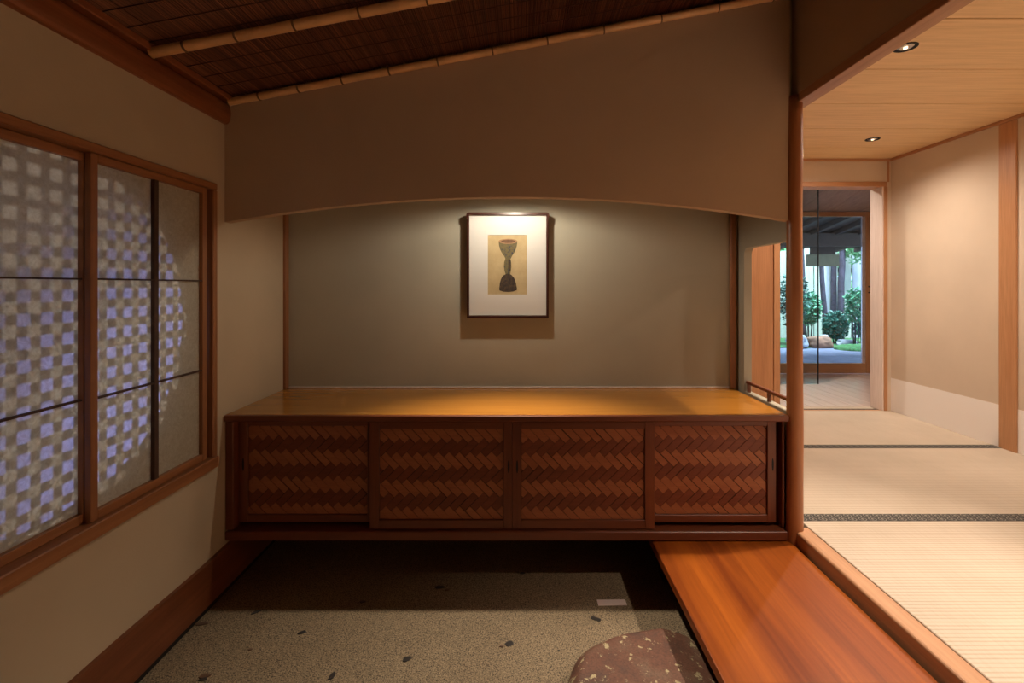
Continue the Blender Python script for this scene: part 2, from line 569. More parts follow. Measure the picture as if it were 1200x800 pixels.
# --- left wall with a rectangular opening; the outer leaf behind it has the round opening
wl = bm_new()
WY0, WY1, WZ0, WZ1 = 0.44, 1.885, -0.70, 0.395
box(wl, XL - 0.06, XL, YB, D2 + 0.1, ZF, WZ0)
box(wl, XL - 0.06, XL, YB, D2 + 0.1, WZ1, 1.3)
box(wl, XL - 0.06, XL, YB, WY0, WZ0, WZ1)
box(wl, XL - 0.06, XL, WY1, D2 + 0.1, WZ0, WZ1)
obj('wall_left', wl, M['plaster_left'], kind='structure', label='ochre plaster wall holding the sliding paper screens')

CY, CZ, CR = 1.26, -0.14, 0.492
ow = bm_new()
K = 96
X0, X1 = XL - 0.16, XL - 0.10
inner0, inner1, out0, out1 = [], [], [], []
for k in range(K):
    a = 2 * math.pi * k / K
    c, s = math.cos(a), math.sin(a)
    t = min((2.3 / abs(c)) if abs(c) > 1e-6 else 1e9, (1.3 / abs(s)) if abs(s) > 1e-6 else 1e9)
    inner0.append(ow.verts.new((X0, CY + CR * c, CZ + CR * s))); inner1.append(ow.verts.new((X1, CY + CR * c, CZ + CR * s)))
    out0.append(ow.verts.new((X0, CY + t * c, CZ + t * s))); out1.append(ow.verts.new((X1, CY + t * c, CZ + t * s)))
for k in range(K):
    j = (k + 1) % K
    ow.faces.new((inner0[k], inner0[j], out0[j], out0[k])); ow.faces.new((inner1[j], inner1[k], out1[k], out1[j]))
    ow.faces.new((inner0[j], inner0[k], inner1[k], inner1[j])); ow.faces.new((out0[k], out0[j], out1[j], out1[k]))
obj('wall_outer', ow, M['plaster_left'], kind='structure', label='outer plaster leaf with a round window opening')
# closing strips between the two leaves
wc = bm_new()
box(wc, XL - 0.10, XL - 0.06, WY1 + 0.02, WY1 + 0.06, ZF, 1.15)
box(wc, XL - 0.10, XL - 0.06, WY0 - 0.06, WY0 - 0.02, ZF, 1.15)
box(wc, XL - 0.10, XL - 0.06, WY0 - 0.02, WY1 + 0.02, WZ1 + 0.02, WZ1 + 0.06)
box(wc, XL - 0.10, XL - 0.06, WY0 - 0.02, WY1 + 0.02, WZ0 - 0.06, WZ0 - 0.02)
obj('wall_cavity', wc, M['plaster_left'], kind='structure')

# round lattice of crossing strips behind the paper
lt = empty('window_2', (XL - 0.15, CY, CZ - CR), kind='structure', label='round lattice window seen blurred through the paper')
per, hw = 0.0575, 0.0125
k = -9
while k <= 9:
    off = k * per
    if abs(off) < CR + 0.01:
        c = math.sqrt(max(0.0009, (CR + 0.02) ** 2 - off ** 2))
        bx('lattice_strip', M['muntin'], lt, X0 - 0.009, X0 - 0.001, CY + off - hw, CY + off + hw, CZ - c, CZ + c, 0.001)
        bx('lattice_strip', M['muntin'], lt, X0 - 0.018, X0 - 0.010, CY - c, CY + c, CZ + off - hw, CZ + off + hw, 0.001)
    k += 1

# window frame
w1 = empty('window_1', (XL, 1.16, WZ0 - 0.01), kind='structure', label='reddish cedar frame around the paper screens on the left wall')
FX0, FX1 = XL - 0.06, XL + 0.014
bx('window_head', M['frame_y'], w1, FX0, FX1, 0.43, 1.898, 0.379, 0.405, 0.003)
bx('window_sill', M['frame_y'], w1, FX0, FX1 + 0.006, 0.43, 1.898, -0.715, -0.672, 0.003)
bx('window_jamb', M['frame_z'], w1, FX0, FX1, 1.872, 1.898, -0.672, 0.379, 0.003)
bx('window_jamb', M['frame_z'], w1, FX0, FX1, 0.43, 0.456, -0.672, 0.379, 0.003)


def shoji(y0, y1, xf, label):
    zt, zb = 0.378, -0.671
    t = empty('shoji_screen', (xf - 0.01, (y0 + y1) / 2, zb), label=label, cat='paper screen', group='sliding paper screens on the left')
    x0, x1 = xf - 0.018, xf
    sw = 0.024
    bx('stile', M['frame_z'], t, x0, x1, y0, y0 + sw, zb, zt, 0.0015)
    bx('stile', M['frame_z'], t, x0, x1, y1 - sw, y1, zb, zt, 0.0015)
    bx('rail', M['frame_y'], t, x0, x1, y0 + sw, y1 - sw, zt - 0.024, zt, 0.0015)
    bx('rail', M['frame_y'], t, x0, x1, y0 + sw, y1 - sw, zb, zb + 0.027, 0.0015)
    ym = (y0 + y1) / 2 - 0.004
    bx('muntin', M['muntin'], t, x0 + 0.004, x1 - 0.001, ym - 0.0085, ym + 0.0085, zb + 0.027, zt - 0.024)
    for z in (0.02, -0.323):
        bx('muntin', M['muntin'], t, x0 + 0.004, x1 - 0.002, y0 + sw, ym - 0.0085, z - 0.0026, z + 0.0026)
        bx('muntin', M['muntin'], t, x0 + 0.004, x1 - 0.002, ym + 0.0085, y1 - sw, z - 0.0026, z + 0.0026)
    bx('paper', M['paper'], t, x0 + 0.002, x0 + 0.003, y0 + sw - 0.002, y1 - sw + 0.002, zb + 0.025, zt - 0.022)
    return t


shoji(1.3515, 1.8515, XL + 0.002, 'right-hand paper screen whose front stile overlaps its neighbour')
shoji(0.885, 1.3755, XL - 0.020, 'left-hand paper screen cut by the edge of the photo')
shoji(0.457, 0.909, XL + 0.002, 'paper screen out of view nearest the entrance')

# base board of the left wall, with its wavy log-cut top
bb = bm_new(); top = []
n = 40
for i in range(n + 1):
    y = YB + (D2 - YB) * i / n
    top.append((y, -1.063 + 0.004 * math.sin(y * 3.1) + 0.003 * math.sin(y * 9.0 + 1)))
prism(bb, [(D2, -1.232), (YB, -1.232)] + top, 'x', XL, XL + 0.016)
obj('baseboard_left', bb, M['base_board'], kind='structure', label='dark red board along the foot of the left wall')
bx('trim_1', M['void'], None, XL, XL + 0.0135, YB, D2, ZF - 0.02, -1.232, kind='structure', label='dark joint between base board and floor')

# rounded log plate and ledge at the head of the left wall
lb = bm_new()
prof = []
for k in range(13):
    a = -math.pi / 2 + math.pi * k / 12
    prof.append((XL - 0.004 + 0.030 * math.cos(a) ** 0.6 if math.cos(a) > 0 else XL - 0.004, 0.7065 + 0.0435 * math.sin(a)))
prism(lb, [(XL - 0.03, 0.663)] + prof + [(XL - 0.03, 0.75)], 'y', YB, D1 + 0.004)
obj('trim_2', lb, M['beam'], kind='structure', label='rounded red cedar log plate at the head of the left wall')
bx('trim_3', M['beam'], None, XL - 0.03, XL + 0.040, YB, D1 - 0.001, 0.7505, 0.775, 0.003, kind='structure', label='square ledge above the rounded plate')

# --- arched hanging wall
def arch_z(x):
    d = (x + 0.04) / 1.18
    return 0.366 - 0.1035 * abs(d) ** 2.0


ah = bm_new(); pts = []
n = 60
for i in range(n + 1):
    x = XL + (1.104 - XL) * i / n
    pts.append((x, arch_z(x)))
pts += [(1.104, 1.35), (XL, 1.35)]
prism(ah, pts, 'y', D1, D1 + 0.042)
for f in ah.faces:
    pass
obj('wall_arch', ah, M['plaster_arch'], kind='structure', label='tan plaster wall hanging over the alcove with a shallow arched lower edge')

# --- alcove back wall, ceiling and corner strips
bx('wall_back', M['plaster_alcove'], None, XL - 0.06, XR + 0.0, D2, D2 + 0.06, ZF, 1.3, kind='structure', label='grey green plaster wall behind the framed picture')
bx('ceiling_alcove', M['plaster_alcove'], None, XL, XR + 0.06, D1 + 0.042, D2, 1.0, 1.04, kind='structure')
bx('trim_4', M['frame_z'], None, XL, XL + 0.014, D2 - 0.035, D2, -0.529, 0.999, 0.002, kind='structure', label='thin cedar strip in the left alcove corner')
bx('trim_5', M['frame_z'], None, 1.078, 1.106, D2 - 0.022, D2, -0.529, 0.999, 0.003, kind='structure', label='thin cedar post near the right alcove corner')
bx('trim_6', M['jamb'], None, XL + 0.015, 1.0775, D2 - 0.006, D2, -0.529, -0.521, 0.001, kind='structure', label='pale strip along the foot of the alcove wall')

# --- right side wall of the alcove with a rounded opening
sw_ = bm_new()
yo0, yo1, zo0, zo1 = 1.999, 2.403, -0.53, 0.190
R = 0.035
arc = []
for k in range(9):
    a = math.pi / 2 * k / 8
    arc.append((yo1 - R + R * math.cos(a), zo1 - R + R * math.sin(a)))
prism(sw_, [(D2 - 0.0, -0.53), (D2 - 0.0, 1.3), (yo0, 1.3), (yo0, zo1)] + list(reversed(arc)) + [(yo1, -0.53)], 'x', XR, XR + 0.038)
box(sw_, XR, XR + 0.038, yo0, D2, ZF, -0.53)
obj('wall_side', sw_, M['plaster_alcove'], kind='structure', label='pale side wall of the alcove with a round-cornered opening')

# --- the log post, with slight swellings
pp, rr = [], []
for i in range(25):
    t = i / 24
    z = -1.25 + 2.03 * t
    pp.append((1.127 + 0.002 * math.sin(t * 7), 1.972 + 0.002 * math.cos(t * 5), z))
    rr.append(0.0300 + 0.0035 * (1 - t) ** 3 + 0.0007 * math.sin(t * 23))
obj('post', tube(bm_new(), pp, rr, 20), M['log'], kind='structure', label='round polished log post between the entry and the mat room')

# --- beam, wall over the opening, sill
bx('beam', M['sill'], None, 1.126, 1.19, YB, 2.02, 0.749, 0.785, 0.002, kind='structure', label='cedar head beam over the wide opening to the mat room')
bx('wall_right', M['plaster_arch'], None, 1.132, 1.184, YB, D2 + 0.06, 0.785, 1.36, kind='structure', label='shadowed plaster above the head beam')
so = bm_new()
box(so, 1.12, 1.19, YB, 1.985, -1.14, -1.0, 0.009, 0, 3)
obj('threshold', so, M['sill'], kind='structure', label='cedar sill with a rounded edge along the raised mats')
bx('wall_riser', M['dark_wood'], None, 1.135, 1.19, YB, D1, ZF, -1.14, kind='structure')

# --- reed ceiling over the entry
ce = empty('ceiling', (0, 0.9, 0.75), kind='structure', label='sloping ceiling of dark reeds carried on bamboo poles')
rb = bm_new()
xk = XL + 0.012
while xk < 1.13:
    w = random.uniform(0.0042, 0.0066)
    z = ceil_z(xk) + 0.021 + random.uniform(-0.0012, 0.0012)
    y0 = YB
    while y0 < D1 - 0.01:
        y1 = min(D1 - 0.001, y0 + random.uniform(0.8, 2.2))
        dz = random.uniform(-0.001, 0.001)
        a = [rb.verts.new(c) for c in ((xk, y0, z + 0.003), (xk + w * 0.5, y0, z - 0.0005 + dz), (xk + w, y0, z + 0.003))]
        b = [rb.verts.new(c) for c in ((xk, y1, z + 0.003), (xk + w * 0.5, y1, z - 0.0005 - dz), (xk + w, y1, z + 0.003))]
        rb.faces.new((a[0], a[1], b[1], b[0])); rb.faces.new((a[1], a[2], b[2], b[1]))
        y0 = y1
    xk += w + random.choice((0.0003, 0.0003, 0.0008, 0.0018))
obj('reed_mat', rb, M['reed'], ce, kind='stuff')
bk = bm_new()
prism(bk, [(XL - 0.06, ceil_z(XL - 0.06) + 0.028), (1.19, ceil_z(1.19) + 0.028), (1.19, ceil_z(1.19) + 0.07), (XL - 0.06, ceil_z(XL - 0.06) + 0.07)], 'y', YB, D1 + 0.0)
obj('backing_board', bk, M['dark_wood'], ce)
y = 1.86
while y > 0.2:
    cb = bm_new()
    n = 12
    pts = [(XL + 0.02 + (1.10 - XL) * i / n, y + random.uniform(-0.0015, 0.0015), ceil_z(XL + 0.02 + (1.10 - XL) * i / n) + 0.019) for i in range(n + 1)]
    tube(cb, pts, 0.0016, 5)
    obj('binding_cord', cb, M['dark_wood'], ce)
    y -= 0.085


def bamboo(y, rad, nodes_x, label, zoff=0.0):
    bm = bm_new(); pts, rs = [], []
    xs = [XL + 0.03] + nodes_x + [1.115]
    for i in range(len(xs) - 1):
        a, b = xs[i], xs[i + 1]
        for t, q in ((0.0, 1.10), (0.02, 0.92), (0.06, 0.985), (0.5, 0.97), (0.94, 1.0), (0.985, 1.07)):
            pts.append((a + (b - a) * t, y, ceil_z(a + (b - a) * t) - 0.006 + zoff)); rs.append(rad * q)
    pts.append((xs[-1], y, ceil_z(xs[-1]) - 0.006 + zoff)); rs.append(rad)
    o = obj('bamboo_pole', tube(bm, pts, rs, 14), M['bamboo'], ce, label=label)
    for a in nodes_x:
        nb = bm_new()
        c = lambda t: (a + t, y, ceil_z(a + t) - 0.006 + zoff)
        tube(nb, [c(-0.0035), c(-0.001), c(0.001), c(0.0035)], [rad * 1.04, rad * 1.15, rad * 1.15, rad * 1.04], 14)
        obj('bamboo_node', nb, M['node'], o)
    return o


bamboo(D1 - 0.0165, 0.0150, [(p - 611) / 287 for p in (304, 350, 401, 456, 513, 577, 641, 707, 774, 841, 905)], 'bamboo pole lying along the top of the arched wall')
bamboo(1.537, 0.0165, [(p - 611) / 364 for p in (217, 277, 345, 421, 500, 580, 660, 745, 830, 915)], 'second bamboo pole nearer the camera')
bamboo(1.115, 0.0165, [-1.02 + 0.21 * i for i in range(10)], 'third bamboo pole')
bamboo(0.69, 0.0165, [-1.1 + 0.21 * i for i in range(10)], 'fourth bamboo pole')

# --- walls behind the camera and outer shell
bx('wall_entry', M['plaster_left'], None, XL - 0.06, 1.19, YB - 0.06, YB, ZF, 1.4, kind='structure')
bx('wall_tatami_near', M['plaster_tatami'], None, 1.19, XT + 0.06, YB - 0.06, YB, ZT - 0.06, 1.08, kind='structure')
bx('wall_tatami_right', M['plaster_tatami'], None, XT, XT + 0.08, YB, YT + 0.12, ZT - 0.06, 1.08, kind='structure', label='pale plaster wall of the mat room')
td = empty('trim_7', (XT, 2, ZT), kind='structure', label='white paper dado along the foot of the mat room wall')
bx('dado_sheet', M['plaster_white'], td, XT - 0.0012, XT, 2.966, YT, ZT, -0.737)
bx('dado_sheet', M['plaster_white'], td, XT - 0.0012, XT, YB, 2.858, ZT, -0.737)
bx('trim_8', M['post_pale'], None, XT - 0.010, XT + 0.02, 2.8585, 2.9655, ZT, 1.0, 0.003, kind='structure', label='square cedar pillar standing in the mat room wall')

# far wall of the tatami room
XO0, XO1 = 2.065, 2.894
fw = bm_new()
box(fw, XR + 0.038, XO0, YT, YT + 0.12, ZT - 0.06, 1.08)
box(fw, XO0, XO1 + 0.036, YT, YT + 0.12, 0.835, 1.08)
box(fw, XR + 0.038, XT + 0.1, YT + 0.06, YT + 0.12, 1.09, 1.40)
box(fw, XO1 + 0.036, XT, YT, YT + 0.12, ZT - 0.06, 1.08)
obj('wall_tatami_far', fw, M['plaster_tatami'], kind='structure', label='plaster wall strip above the far doorway')
d3 = empty('door_1', (2.48, YT, ZT), kind='structure', label='cedar doorway frame from the mat room into the hall')
bx('door_head', M['rail_pale'], d3, XO0 - 0.036, XO1 + 0.036, YT - 0.012, YT + 0.125, 0.797, 0.835, 0.003)
bx('door_jamb', M['post_pale'], d3, XO1 + 0.0125, XO1 + 0.042, YT - 0.012, YT + 0.05, ZT, 0.797, 0.003)
bx('jamb_lining', M['jamb'], d3, XO1, XO1 + 0.0125, YT - 0.008, YT + 0.125, ZT, 0.797, 0.002)  # reveal face kept paler to carry the hall daylight
bx('trim_9', M['post_pale'], None, XO1 + 0.046, XO1 + 0.060, YT - 0.006, YT + 0.01, 0.836, 1.0, 0.002, kind='structure', label='thin strip above the doorway corner')
bx('trim_10', M['rail_pale'], None, XR + 0.04, XT - 0.018, YT - 0.018, YT, 1.0, 1.0195, 0.002, kind='structure', label='ceiling edge strip on the far wall')
bx('trim_11', M['rail_pale_y'], None, XT - 0.018, XT, YB, YT, 1.0, 1.0195, 0.002, kind='structure', label='ceiling edge strip on the right wall')
# cedar door leaf beside the doorway
d2 = empty('door_2', (1.9, YT, ZT), kind='structure', label='solid cedar sliding leaf left of the far doorway')
bx('door_panel', M['panel_wood'], d2, 1.30, 2.012, YT - 0.022, YT - 0.001, ZT, 0.796, 0.002)
bx('door_stile', M['post_pale'], d2, 2.014, 2.064, YT - 0.030, YT + 0.10, ZT, 0.796, 0.003)

# tatami room ceiling boards
cb_ = empty('ceiling_2', (2.1, 1.5, 1.02), kind='structure', label='ceiling of wide pale cedar boards above the mats')
ys = [-0.30 - 0.425 - 0.2, -0.30, 0.125, 0.55, 0.975, 1.40, 1.825, 2.25, 2.675, 3.10, 3.525, YT]
for i in range(len(ys) - 1):
    bx('ceiling_board', M['ceil_board'], cb_, 1.185, XT, ys[i] + 0.0035, ys[i + 1] - 0.0035, 1.02, 1.033, 0.0015)
bx('ceiling_slab', M['void'], cb_, 1.15, XT + 0.08, YB - 0.06, YT + 0.12, 1.04, 1.09)
# roof keeping the sky out
bx('roof', M['dark_wood'], None, XL - 0.5, 1.20, YB - 0.2, D2 + 1.5, 1.40, 1.46, kind='structure')
bx('wall_behind', M['plaster_tatami'], None, XR, XR + 0.038, D2, YT + 0.12, ZF, 1.4, kind='structure')

# ================================================================== TATAMI ROOM
def mat_thing(y0, y1, x0, x1, label, hb=True, ht=True):
    t = empty('tatami_mat', ((x0 + x1) / 2, (y0 + y1) / 2, ZT - 0.05), label=label, cat='straw mat', group='straw mats on the raised floor')
    hw_ = 0.031
    a = y0 + (hw_ if hb else 0); b = y1 - (hw_ if ht else 0)
    bx('rush_cover', M['tatami'], t, x0, x1, a, b, ZT - 0.05, ZT, 0.002)
    if hb: bx('cloth_border', M['heri'], t, x0, x1, y0 + 0.0004, a - 0.0004, ZT - 0.05, ZT + 0.001, 0.001)
    if ht: bx('cloth_border', M['heri'], t, x0, x1, b + 0.0004, y1 - 0.0004, ZT - 0.05, ZT + 0.001, 0.001)
    return t


MX0, MX1 = 1.1905, XT - 0.0005
mat_thing(2.981, 3.838, MX0, MX1, 'farthest pale straw mat, up against the doorway', ht=False)
mat_thing(2.0665, 2.980, MX0, MX1, 'straw mat just beyond the round log post')
mat_thing(1.152, 2.0655, MX0, MX1, 'large straw mat filling the lower right corner')
mat_thing(0.2385, 1.151, MX0, MX1, 'straw mat beside the camera')
mat_thing(YB + 0.2, 0.2375, MX0, MX1, 'straw mat behind the camera')
mat_thing(3.866, 3.963, XO0, XO1, 'narrow brown-bordered threshold mat in the far doorway', hb=True, ht=False)
bx('floor_tatami', M['hall_wood'], None, 1.19, 4.4, YB, YT + 0.12, ZT - 0.11, ZT - 0.0505, kind='structure')
bx('trim_12', M['rail_pale'], None, XO0, XO1, YT - 0.0015, 3.8655, ZT - 0.05, ZT, 0.0, kind='structure', label='flush cedar groove strip in the doorway floor')


def downlight(x, y, tgt, power, label, spot=95, dz=0.0):
    t = empty('downlight', (x, y, 1.02 + dz), label=label, cat='ceiling light', group='recessed downlights in the board ceiling')
    bm = bm_new()
    seg = 24
    prof = [(0.030, 1.0195), (0.038, 1.0165), (0.044, 1.0165), (0.045, 1.0198)]
    rings = [[bm.verts.new((x + r * math.cos(2 * math.pi * k / seg), y + r * math.sin(2 * math.pi * k / seg), z + dz)) for k in range(seg)] for r, z in prof]
    for i in range(len(prof) - 1):
        for k in range(seg):
            bm.faces.new((rings[i][k], rings[i][(k + 1) % seg], rings[i + 1][(k + 1) % seg], rings[i + 1][k]))
    obj('trim_ring', bm, M['black'], t)
    bm = bm_new()
    prof = [(0.0, 1.0190), (0.012, 1.0165), (0.022, 1.0155), (0.030, 1.0192)]
    tubepts = [[bm.verts.new((x + max(r, 0.0005) * math.cos(2 * math.pi * k / seg), y + max(r, 0.0005) * math.sin(2 * math.pi * k / seg), z + dz)) for k in range(seg)] for r, z in prof]
    for i in range(len(prof) - 1):
        for k in range(seg):
            bm.faces.new((tubepts[i][k], tubepts[i][(k + 1) % seg], tubepts[i + 1][(k + 1) % seg], tubepts[i + 1][k]))
    obj('reflector', bm, M['chrome'], t)
    bm = bm_new()
    prism(bm, [(x + 0.008 * math.cos(2 * math.pi * k / 12), y + 0.008 * math.sin(2 * math.pi * k / 12)) for k in range(12)], 'z', 1.0135 + dz, 1.017 + dz)
    obj('lamp', bm, M['lamp_glow'], t)
    lamp('SPOT', 'downlight_beam', (x, y, 1.008 + dz), power, WARM, 0.03, tgt, spot, 1.0)


downlight(2.44, 3.32, (2.25, 3.15, -1), 76, 'small lit downlight near the far doorway', 165)
downlight(1.64, 2.04, (1.14, 1.66, -1), 150, 'round downlight beside the head beam', 66)
downlight(2.44, 2.04, (2.25, 2.1, -1), 76, 'downlight above the right wall pillar', 160)
downlight(1.64, 0.76, (1.20, 1.40, -1.1), 112, 'downlight over the near mats', 66)
downlight(1.64, -0.30, (1.7, -0.2, -1), 230, 'added unseen downlight behind the camera, for bounce off the mats')  # extra lamp out of view, added so the mats bounce more light
downlight(2.44, 0.76, (2.2, 0.3, -1), 170, 'added unseen downlight over the near mats by the wall')  # unseen lamp added to light the near mats for bounce

# ================================================================== HALL
bx('floor_hall_base', M['hall_wood'], None, 1.19, 4.4, YT + 0.12, 5.6, ZT - 0.11, ZT - 0.021, kind='structure')
fh = empty('floor_hall', (3, 4.7, ZT - 0.02), kind='structure', label='pale hall floor of boards laid towards the garden')
x = 1.2
while x < 4.35:
    bx('floor_board', M['hall_floor'], fh, x + 0.001, x + 0.119, 3.965, 5.455, ZT - 0.02, ZT, 0.0015)
    x += 0.12
chh = empty('ceiling_hall', (3, 4.7, 0.85), kind='structure', label='grey board ceiling of the hall')
def hall_z(y): return 0.85 + (5.50 - y) * 0.285


x = 1.2
while x < 4.35:
    bm = bm_new(); dz = random.uniform(0, 0.004)
    prism(bm, [(3.961, hall_z(3.961) + dz), (5.56, hall_z(5.56) + dz), (5.56, hall_z(5.56) + 0.02), (3.961, hall_z(3.961) + 0.02)], 'x', x + 0.002, x + 0.178)
    obj('ceiling_board', bm, M['hall_wood'], chh)
    x += 0.18
bm = bm_new()
prism(bm, [(YT + 0.12, hall_z(YT + .12) + 0.026), (5.6, hall_z(5.6) + 0.026), (5.6, hall_z(5.6) + 0.08), (YT + 0.12, hall_z(YT + .12) + 0.08)], 'x', 1.15, 4.5)
obj('ceiling_slab', bm, M['dark_wood'], chh)
bx('wall_hall_left', M['plaster_tatami'], None, 1.14, 1.20, YT + 0.12, 5.6, ZT - 0.1, 1.36, kind='structure')
bx('wall_hall_right', M['plaster_tatami'], None, 4.36, 4.42, YT, 5.6, ZT - 0.1, 1.36, kind='structure')
bx('wall_hall_back', M['plaster_tatami'], None, XT + 0.08, 4.36, YT + 0.0, YT + 0.12, ZT - 0.1, 1.36, kind='structure')
hw2 = bm_new()
box(hw2, 1.2, 2.90, 5.50, 5.56, ZT - 0.1, 0.85)
box(hw2, 4.02, 4.36, 5.50, 5.56, ZT - 0.1, 0.85)
obj('wall_garden', hw2, M['hall_wood'], kind='structure')
gd = empty('door_3', (3.46, 5.49, ZT), kind='structure', label='glazed cedar sliding door onto the garden')
bx('door_stile', M['panel_wood'], gd, 2.905, 2.965, 5.47, 5.51, ZT, 0.85, 0.003)
bx('door_stile', M['panel_wood'], gd, 3.945, 4.015, 5.47, 5.51, ZT, 0.85, 0.003)
bx('door_rail', M['rail_pale'], gd, 2.965, 3.945, 5.47, 5.51, ZT + 0.0, ZT + 0.115, 0.003)
bx('door_rail', M['rail_pale'], gd, 2.965, 3.945, 5.47, 5.51, 0.795, 0.848, 0.003)
bx('door_stop', M['hall_wood'], gd, 3.91, 3.944, 5.475, 5.505, ZT + 0.116, 0.794, 0.002)
bx('door_pane', M['glass'], gd, 2.966, 3.909, 5.487, 5.492, ZT + 0.116, 0.794)
hb_ = bm_new()
tube(hb_, [(3.975, 5.468, -0.075), (3.975, 5.445, -0.07), (3.972, 5.44, -0.04), (3.972, 5.445, -0.01), (3.975, 5.468, -0.005)], 0.007, 8)
obj('door_handle', hb_, M['black'], gd)
downlight(2.55, 4.50, (3.0, 4.6, -1), 100, 'added unseen downlight brightening the hall beyond the doorway', 150, 0.105)  # lamp added out of view to brighten the hall and jamb
# frameless glass screen in the hall with a black leading edge
gs = empty('glass_screen', (2.56, 4.87, ZT), label='clear glass panel with thin black leading edge standing in the hall', cat='glass screen')
bx('pane', M['glass'], gs, 2.07, 3.020, 4.866, 4.872, ZT + 0.004, 1.01)
bx('edge_bar', M['black'], gs, 3.020, 3.027, 4.862, 4.876, ZT + 0.001, 1.012, 0.001)

# ================================================================== CABINET
cab = empty('shoe_cabinet', (-0.05, 2.2, -1.045), label='wide reddish cabinet with four woven-front sliding doors below the alcove worktop', cat='cabinet')
CX0, CX1 = XL + 0.002, 1.094


def cx(px): return (px - 611) / 285.0
def cz(py): return (335 - py) / 285.0


YF = D1
bx('side_panel', M['cab_z'], cab, CX0, cx(273), YF, 2.44, cz(621), cz(494.5), 0.002)
bx('side_panel', M['cab_z'], cab, cx(920), CX1, YF + 0.02, 2.44, cz(621), cz(494.5), 0.002)
bx('base_rail', M['cab_x'], cab, CX0, CX1, YF - 0.004, YF + 0.07, cz(633), cz(622.5), 0.003)
bx('bottom_panel', M['cab_x'], cab, CX0, CX1, YF + 0.071, 2.44, cz(630), cz(624))
bx('back_panel', M['dark_wood'], cab, CX0 + 0.01, CX1 - 0.01, 2.441, 2.455, cz(632), cz(495))
bx('track', M['cab_x'], cab, cx(273), cx(920), YF + 0.045, YF + 0.07, cz(498), cz(494.5))

# woven strips: 45-degree rectangles in alternating rows
SWD, SLN = 0.0310, 0.0795      # strip width and length
s2 = math.sqrt(2)


def clip(poly, x0, x1, z0, z1):
    def cut(p, inside, inter):
        o_ = []
        for i in range(len(p)):
            a, b = p[i - 1], p[i]
            if inside(b):
                if not inside(a): o_.append(inter(a, b))
                o_.append(b)
            elif inside(a): o_.append(inter(a, b))
        return o_
    def ix(v):
        return lambda a, b: (v, a[1] + (b[1] - a[1]) * (v - a[0]) / (b[0] - a[0]))
    def iz(v):
        return lambda a, b: (a[0] + (b[0] - a[0]) * (v - a[1]) / (b[1] - a[1]), v)
    for ins, it in ((lambda q: q[0] >= x0, ix(x0)), (lambda q: q[0] <= x1, ix(x1)), (lambda q: q[1] >= z0, iz(z0)), (lambda q: q[1] <= z1, iz(z1))):
        if len(poly) < 3: return []
        poly = cut(poly, ins, it)
    return poly


def area(p):
    return abs(sum(p[i - 1][0] * p[i][1] - p[i][0] * p[i - 1][1] for i in range(len(p)))) / 2


def weave(door, x0, x1, z0, z1, yf, rnd):
    """row pitch L/sqrt2, column pitch w*sqrt2; full strips are parts, clipped ends one stuff part"""
    rowp = SLN / s2
    colp = SWD * s2
    ends = bm_new(); nend = 0
    r = 0
    zc = z1 - 0.024 + rowp
    r = 1
    shift = rnd.uniform(0, colp)
    while zc > z0 - rowp:
        d = 1 if r % 2 == 0 else -1          # 1: falling to the right (lit tone), -1: rising (dim tone)
        # unit axes of the strip
        ax = (1 / s2, -1 / s2) if d == 1 else (1 / s2, 1 / s2)
        bxv = (1 / s2, 1 / s2) if d == 1 else (-1 / s2, 1 / s2)
        k = -4
        while True:
            cxk = x0 + shift + k * colp
            if cxk > x1 + 0.1: break
            L = SLN / 2 - 0.0004; W = SWD / 2 - rnd.choice((0.0005, 0.0007, 0.0012, 0.0022))
            cs = [(cxk + ax[0] * L * u + bxv[0] * W * v, zc + ax[1] * L * u + bxv[1] * W * v) for u, v in ((-1, -1), (1, -1), (1, 1), (-1, 1))]
            pc = clip(cs, x0, x1, z0, z1)
            dy = rnd.uniform(0, 0.0016)
            if len(pc) >= 3 and area(pc) > 2e-5:
                full = area(pc) > 0.55 * 4 * L * W
                tgt = bm_new() if full else ends
                prism(tgt, pc, 'y', yf + dy, yf + 0.004, 0 if (full or d == 1) else 1)
                if full:
                    obj('woven_strip', tgt, M['strip_lit'] if d == 1 else M['strip_dim'], door)
                else:
                    nend += 1
            k += 1
        # next row interlocks: centre moves half a column pitch
        zc -= rowp
        shift += colp * 0.5 if True else 0
        shift %= colp
        r += 1
    if nend:
        obj('strip_ends', ends, [M['strip_lit'], M['strip_dim']], door, kind='stuff')
    else:
        ends.free()


